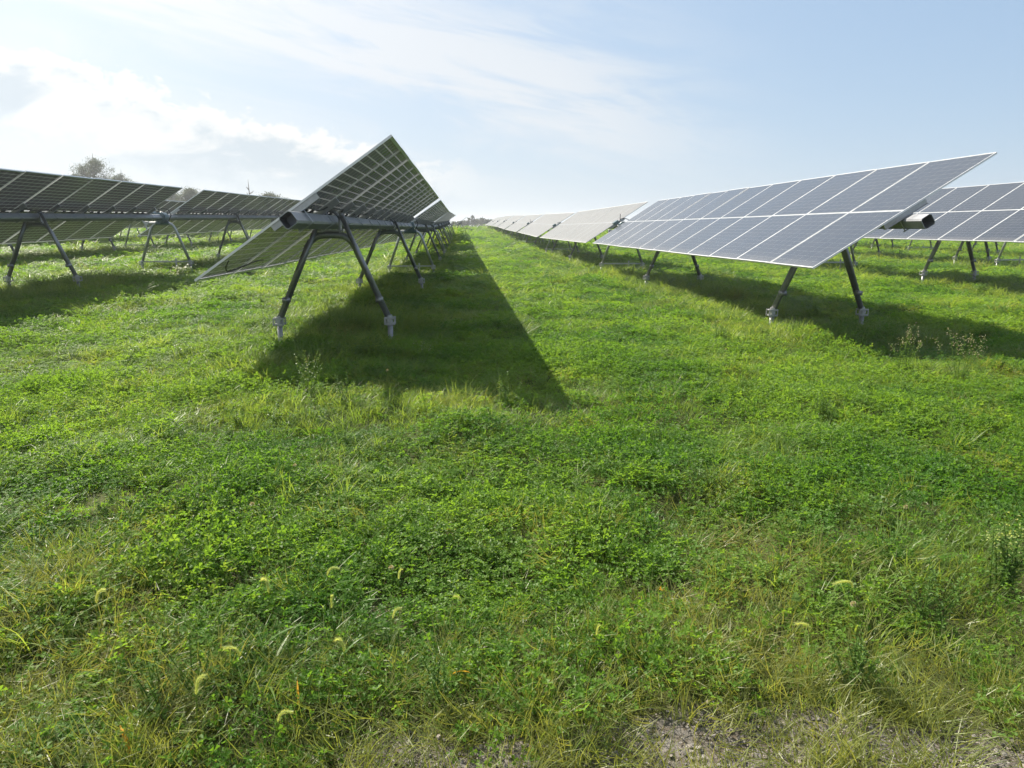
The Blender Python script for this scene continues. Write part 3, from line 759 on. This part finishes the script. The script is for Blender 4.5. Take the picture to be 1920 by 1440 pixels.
TUFT = [(3.187,4.371,140,0.12,0.27,0.006,'dark spiky grass tuft standing alone at the right side',None,0.55,0.7,0.05,5),
    (-1.351,3.896,110,0.1,0.22,0.006,'bright green spreading tuft, right one of a left-hand pair',None,0.7,0.9,0.06,6),
    (-1.712,3.917,90,0.1,0.2,0.006,'bright green spreading tuft, left one of a left-hand pair',None,0.7,0.9,0.05,7),
    (-3.051,6.341,110,0.12,0.24,0.006,'fan-shaped tuft at left, farther than the pair',None,0.6,0.8,0.06,8),
    (-2.062,4.91,90,0.15,0.32,0.006,'loose tuft with long silvery leaning blades at left',None,0.8,0.9,0.08,9),
    (0.636,3.374,90,0.1,0.24,0.005,'grass tuft with blades leaning right, centre right of the clover',None,0.6,0.8,0.06,10),
    (-3.304,5.314,120,0.15,0.32,0.006,'dark tuft cut by the left border',None,0.4,0.7,0.1,11),
    (-0.608,2.719,60,0.12,0.24,0.006,'tuft behind the upright largest foxtail',None,0.6,0.7,0.05,12),
    (-1.545,2.452,60,0.2,0.4,0.006,'tuft of long flopping blades at the left border of the verge',None,0.9,0.8,0.08,13),
    (0.019,3.998,60,0.12,0.25,0.005,'sparse tuft of pale blades in the middle of the meadow',None,0.7,0.9,0.08,14),
    (-1.416,7.172,220,0.15,0.42,0.007,'tall shaded grass tuft in front of the left front legs',None,0.45,1.1,0.3,15),
    (-2.051,7.06,200,0.15,0.35,0.007,'bushy grass tuft left of the tall shaded one',None,0.5,1.1,0.28,16),
    (-2.393,9.806,120,0.12,0.3,0.006,'grass tuft around the left foot of the nearest frame',None,0.5,1.1,0.2,17),
    (-0.947,1.848,10,0.1,0.15,0.008,'clump of bright blades beside the orange blade',None,0.25,0.3,0.015,18),
    (5.06,11.635,120,0.12,0.28,0.006,'grass tuft in front of the left front leg of the right row',None,0.5,1.1,0.2,19),
    (-0.649,2.145,16,0.2,0.3,0.012,'broad-bladed grey-green tuft in the left verge',None,1.0,0.6,0.04,20)]
for a in TUFT: tuft(*a)
def weed(x, y, stems, hh, leaves, size, label, bloom=0, seed=1, m=None, spread=.35):
    r = plant_root('tall_weed', x, y, label, 'weed', 'taller leafy weeds')
    rr = random.Random(seed); S = MB(); V = []; F = []; BV = []; BF = []
    for s_ in range(stems):
        az_ = rr.uniform(0, 6.28); lean = rr.uniform(.05, .55) * spread / .35; ln = hh * rr.uniform(.7, 1.1); d = rdir(az_, math.pi / 2 - lean)
        base = np.array([rr.uniform(-.04, .04), rr.uniform(-.04, .04), 0]); S.tube([base, base + d * ln * .5 + np.array([0, 0, .01]), base + d * ln], [.003, .0022, .001], 5)
        for j in range(leaves):
            t = .12 + .88 * (j + rr.random()) / leaves; c_ = base + d * ln * t; g = rr.uniform(0, 6.28); dd = rdir(g, rr.uniform(-.3, .7))
            nrm = np.cross(dd, rdir(g + 1.57, 0)); nrm = nrm if nrm[2] > 0 else -nrm
            leaf_tri(V, F, c_, dd, nrm, size * rr.uniform(.5, 1.2) * (1.15 - .55 * t), size * .30)
        for j in range(bloom):
            t = rr.uniform(.72, 1.04); c_ = base + d * ln * t + np.array([rr.gauss(0, .018), rr.gauss(0, .018), rr.gauss(0, .012)])
            for q in range(4): leaf_tri(BV, BF, c_, rdir(rr.uniform(0, 6.28), rr.uniform(-.2, 1.2)), np.array([0, 0, 1.]), .007, .005)
    S.build('stem', M_weed, r); make_obj('foliage', V, F, m or M_weed, r)
    if bloom: make_obj('blossom', BV, BF, M_seed if 'yellow' in label else M_bloom, r)
    return r
WEED = [(-1.291, 5.925, 10, 0.42, 34, 0.035, 'bushy small-leaved weed at the shadow corner left of centre', 0, 3),
    (-0.912, 5.569, 8, 0.25, 24, 0.03, 'lower spreading weed right of the bushy one at the shadow corner', 0, 4),
    (0.304, 5.517, 7, 0.26, 24, 0.035, 'weed on the lower edge of the big shadow, left of its sharp corner', 0, 5),
    (4.153, 6.569, 8, 0.42, 22, 0.04, 'pale flowering weed on the shadow edge, left of a similar one', 16, 6),
    (4.435, 6.132, 9, 0.45, 22, 0.04, 'pale flowering weed on the shadow edge, nearest the right border', 18, 7),
    (2.117, 2.53, 14, 0.28, 40, 0.034, 'pale yellowish bushy weed at the right border of the verge', 9, 8),
    (1.679, 2.322, 9, 0.24, 30, 0.035, 'thin dry weed stems left of the bushy one at the right border', 0, 9),
    (3.069, 8.506, 6, 0.34, 18, 0.03, 'slender reddish weed standing alone in the sunny strip', 0, 10),
    (2.638, 5.082, 10, 0.22, 26, 0.035, 'dark leafy weed mound between shadow edge and dark spiky tuft', 0, 11),
    (1.267, 4.534, 10, 0.17, 26, 0.035, 'low dark weed mound right of centre', 0, 12),
    (-0.424, 7.148, 6, 0.3, 14, 0.03, 'thin weed inside the big shadow, right of the front leg', 5, 13),
    (-0.95, 2.061, 11, 0.18, 34, 0.024, 'wiry greyish weed among the left foxtails', 0, 14),
    (-0.082, 2.015, 10, 0.18, 32, 0.024, 'wiry greyish weed in the middle of the verge', 0, 15),
    (1.24, 1.995, 12, 0.2, 34, 0.028, 'feathery yellow-green weed at the right of the verge', 0, 16),
    (4.745, 10.889, 6, 0.3, 16, 0.03, 'weed by the left front foot of the right row', 0, 17),
    (-5.252, 9.737, 5, 0.22, 16, 0.05, 'yellow-green weed on the edge of the left shadow', 5, 18),
    (-0.835, 2.101, 7, 0.19, 22, 0.016, 'brownish wiry weed beside the drooping foxtail', 0, 19)]
for a in WEED: weed(*a)
def clover_flower(x, y, label, h=.10, m=None):
    r = plant_root('clover_flower', x, y, label, 'flower', 'small flower heads in the clover')
    MB().tube([(0, 0, 0), (.004, 0, h * .5), (0, .003, h)], .0011, 5).build('stem', M_grass, r)
    V = []; F = []; rr = random.Random(int(x * 77 + y * 31))
    for i in range(70):
        d = rdir(rr.uniform(0, 6.28), rr.uniform(-.5, 1.5)); leaf_tri(V, F, np.array([0, 0, h]) + d * .003, d, np.array([.2, .1, 1.]), .010, .004)
    make_obj('flower_head', V, F, m or M_bloom, r)
FLOW = [(-0.313, 2.825, 'white clover head in the clover above the foxtails'),
    (-1.048, 3.455, 'pale tan clover head at left centre'),
    (0.768, 2.61, 'single small yellow flower in the clover', 0.07),
    (2.025, 3.056, 'tiny white clover head at the right side'),
    (-0.955, 3.982, 'white clover head between the tufts and the centre'),
    (1.4, 2.345, 'pinkish white clover head beside the arching foxtail'),
    (-1.365, 4.293, 'tan clover head above the spreading tufts'),
    (2.855, 7.716, 'white flower head on the sunny strip, far right of centre'),
    (-1.812, 7.931, 'round white seed puff left of the big shadow', 0.25),
    (-0.613, 5.776, 'round tan flower head on the big shadow edge', 0.22),
    (5.088, 7.879, 'white flower dot beside the pale flowering weed', 0.3)]
for a in FLOW: clover_flower(a[0], a[1], a[2], a[3] if len(a) > 3 else .10, M_yellow if 'yellow' in a[2] else None)
def broad_leaf(x, y, h, ln, wd, az_, label, m=None):
    V = []; F = []; blade(V, F, (0, 0, 0), az_, ln, .9, .9, wd, 6)
    V = [v + np.array([0, 0, h]) for v in V]; o = make_obj('broad_leaf', V, F, m or M_weed)
    mb = MB().tube([(0, 0, -.01), (0, 0, h)], .0015, 5).build('leaf_stem', M_weed, o)
    o.location = gpos(x, y); tag(o, label, 'leaf'); return o
LEAF = [(1.227, 2.429, 0.07, 0.05, 0.035, 1.2, 'single pale green heart-shaped leaf above the clover at right'),
    (-0.679, 2.259, 0.09, 0.17, 0.012, 0.25, 'long broad silvery blade leaning right above the verge'),
    (-0.941, 1.835, 0.03, 0.12, 0.014, 2.2, 'orange grass blade standing at the bottom left'),
    (-0.514, 1.996, 0.06, 0.1, 0.008, 1.8, 'thin orange blade in the left verge'),
    (-0.049, 2.089, 0.07, 0.07, 0.009, -0.5, 'orange curled blade in the middle of the verge'),
    (-0.401, 2.187, 0.09, 0.11, 0.008, 0.6, 'yellow-green blade pointing right in the verge'),
    (-1.629, 2.617, 0.08, 0.12, 0.011, -0.3, 'pale dry blade lying across the clover at left'),
    (-1.325, 2.048, 0.07, 0.12, 0.014, -0.6, 'pale blade pointing down at the left border')]
for a in LEAF: broad_leaf(*a[:7], M_orange if 'orange' in a[6] else None)

# ------------------------------------------------------------------ trees
def tree(name, x, y, zb, H, W, label, seed, sparse=1.0, conifer=False, group=None, cards=2600, leaf=.22):
    r = bpy.data.objects.new(name, None); COL.objects.link(r); r.location = (x, y, zb); tag(r, label, 'tree', group)
    rr = random.Random(seed); T = MB(); tips = []
    T.tube([(0, 0, -.5), (rr.uniform(-.1, .1) * W * .3, 0, H * .35), (rr.uniform(-.1, .1) * W * .4, 0, H * .7), (0, 0, H * .93)], [H * .022, H * .017, H * .009, H * .002], 8)
    nl = (34 if not conifer else 46) if sparse > 0 else 7
    for i in range(nl):
        t = rr.uniform(.22, .95) if sparse > 0 else .35 + .1 * i if not conifer else (i + 1) / (nl + 1) * .85 + .12
        prof = ((math.sin(min(1, t * 1.05) * math.pi) ** .7) * (1.15 - .35 * t) if not conifer else 1.05 * (1 - t) + .06)
        ln = W * .5 * prof * rr.uniform(.7, 1.1); az_ = rr.uniform(0, 6.28); up = rr.uniform(.15, .75) if not conifer else rr.uniform(-.1, .25)
        b = np.array([0, 0, H * t * (.85 if not conifer else 1)]); mid = b + rdir(az_, up) * ln * .55; e = b + rdir(az_ + rr.uniform(-.3, .3), up + .2) * ln
        T.tube([b, mid, e], [H * .006, H * .004, H * .0012] if sparse > 0 else [H * .012, H * .009, H * .004], 5)
        for k in range(3): tips.append((b * (1 - (q := rr.uniform(.4, 1.05))) + e * q, ln))
        for k in range(3):
            g = rdir(rr.uniform(0, 6.28), rr.uniform(-.2, 1.1)) * ln * .35; T.tube([mid, mid + g], [H * .003, H * .0008], 4); tips.append((mid + g, ln))
    T.build('trunk', M_bark, r)
    if sparse > 0:
        V = []; F = []; n = int(cards * sparse); per = max(1, n // len(tips))
        for c_, ln in tips:
            cr = W * rr.uniform(.025, .075)
            for k in range(per):
                p = c_ + np.array([rr.gauss(0, cr), rr.gauss(0, cr), rr.gauss(0, cr * .7)]); d = rdir(rr.uniform(0, 6.28), rr.uniform(-.8, 1.2))
                nrm = rdir(rr.uniform(0, 6.28), rr.uniform(.2, 1.4)); leaf_tri(V, F, p, d, nrm, leaf * rr.uniform(.6, 1.3), leaf * .7)
        make_obj('crown', V, F, M_tree, r)
    return r
def tz(x, y): return float(terrain(x, y)) - .1
TREES = [('broadleaf_tree', -63.4, 135.9, 12.88, 9.0, 'tallest hazy tree behind the left trackers, airy pointed crown', {'seed': 252, 'sparse': 1.1, 'leaf': 0.2, 'cards': 9000}),
    ('broadleaf_tree', -63.7, 146.8, 10.88, 6.5, 'shorter round tree beside the tallest one at left', {'seed': 287, 'sparse': 1.0, 'leaf': 0.22, 'cards': 7000}),
    ('broadleaf_tree', -72.9, 148.0, 11.15, 5, 'low tree on the left side of the tallest one', {'seed': 194, 'sparse': 0.7, 'leaf': 0.22, 'cards': 6000}),
    ('broadleaf_tree', -49.6, 141.6, 7.22, 7, 'tree in the gap between two tracker tables at left', {'seed': 412, 'sparse': 1.1, 'leaf': 0.22, 'cards': 6000}),
    ('broadleaf_tree', -47.9, 147.4, 6.25, 8, 'low tree just over the second tracker table at left', {'seed': 451, 'sparse': 1, 'leaf': 0.22, 'cards': 6000}),
    ('broadleaf_tree', -59.3, 159.3, 7.48, 6, 'low tree over the end of the near left table', {'seed': 374, 'sparse': 1, 'leaf': 0.22, 'cards': 6000}),
    ('dead_tree', -39.9, 144.6, 9.02, 4, 'bare dead tree with forked top left of the low tree', {'seed': 523, 'sparse': 0}),
    ('broadleaf_tree', -36.3, 145.5, 6.62, 6.5, 'low spreading tree right of the bare dead tree', {'seed': 556, 'sparse': 1.3, 'leaf': 0.24, 'cards': 6000}),
    ('broadleaf_tree', -35.9, 155.9, 6.08, 5, 'lowest tree right of the bare dead tree, half behind panels', {'seed': 597, 'sparse': 1, 'leaf': 0.22, 'cards': 6000}),
    ('broadleaf_tree', 0.7, 255.0, 3.15, 4, 'small hazy tree in the far tree line at the end of the aisle', {'seed': 931, 'conifer': False, 'leaf': 0.5, 'cards': 500, 'group': 'far tree line at the end of the aisle'}),
    ('conifer_tree', 2.2, 255.0, 4.07, 3, 'small hazy tree in the far tree line at the end of the aisle', {'seed': 939, 'conifer': True, 'leaf': 0.5, 'cards': 500, 'group': 'far tree line at the end of the aisle'}),
    ('conifer_tree', 3.5, 255.0, 4.8, 3.2, 'small hazy tree in the far tree line at the end of the aisle', {'seed': 946, 'conifer': True, 'leaf': 0.5, 'cards': 500, 'group': 'far tree line at the end of the aisle'}),
    ('broadleaf_tree', 4.7, 255.0, 4.07, 4, 'small hazy tree in the far tree line at the end of the aisle', {'seed': 953, 'conifer': False, 'leaf': 0.5, 'cards': 500, 'group': 'far tree line at the end of the aisle'}),
    ('conifer_tree', 6.2, 254.9, 3.7, 3.5, 'small hazy tree in the far tree line at the end of the aisle', {'seed': 961, 'conifer': True, 'leaf': 0.5, 'cards': 500, 'group': 'far tree line at the end of the aisle'}),
    ('conifer_tree', 6.9, 254.9, 4.07, 3, 'small hazy tree in the far tree line at the end of the aisle', {'seed': 965, 'conifer': True, 'leaf': 0.5, 'cards': 500, 'group': 'far tree line at the end of the aisle'}),
    ('broadleaf_tree', 8.0, 254.9, 3.7, 4, 'small hazy tree in the far tree line at the end of the aisle', {'seed': 971, 'conifer': False, 'leaf': 0.5, 'cards': 500, 'group': 'far tree line at the end of the aisle'}),
    ('broadleaf_tree', 9.1, 254.8, 3.52, 4, 'small hazy tree in the far tree line at the end of the aisle', {'seed': 977, 'conifer': False, 'leaf': 0.5, 'cards': 500, 'group': 'far tree line at the end of the aisle'}),
    ('broadleaf_tree', 10.4, 254.8, 3.33, 4.5, 'small hazy tree in the far tree line at the end of the aisle', {'seed': 984, 'conifer': False, 'leaf': 0.5, 'cards': 500, 'group': 'far tree line at the end of the aisle'}),
    ('broadleaf_tree', 11.8, 254.7, 2.97, 5, 'small hazy tree in the far tree line at the end of the aisle', {'seed': 992, 'conifer': False, 'leaf': 0.5, 'cards': 500, 'group': 'far tree line at the end of the aisle'}),
    ('broadleaf_tree', -0.9, 255.0, 2.78, 4, 'small hazy tree in the far tree line at the end of the aisle', {'seed': 922, 'conifer': False, 'leaf': 0.5, 'cards': 500, 'group': 'far tree line at the end of the aisle'}),
    ('broadleaf_tree', -2.5, 255.0, 2.58, 4, 'small hazy tree in the far tree line at the end of the aisle', {'seed': 913, 'conifer': False, 'leaf': 0.5, 'cards': 500, 'group': 'far tree line at the end of the aisle'})]
for a in TREES: tree(*a[0:3], tz(a[1], a[2]), *a[3:6], **a[6])

# ------------------------------------------------------------------ air
mh, nt, out = mat('haze_air')
pv = N(nt, 'ShaderNodeVolumePrincipled'); pv.inputs['Color'].default_value = (.88, .93, 1.0, 1); pv.inputs['Density'].default_value = .0008; pv.inputs['Anisotropy'].default_value = .25
L(nt, pv.outputs[0], out.inputs['Volume'])
hb = MB().box((0, 680, 7.0), (3200, 1560, 16.5)); ho = hb.build('haze', mh); tag(ho, 'pale morning haze over the meadow', 'haze', kind='stuff')
ho.visible_shadow = True
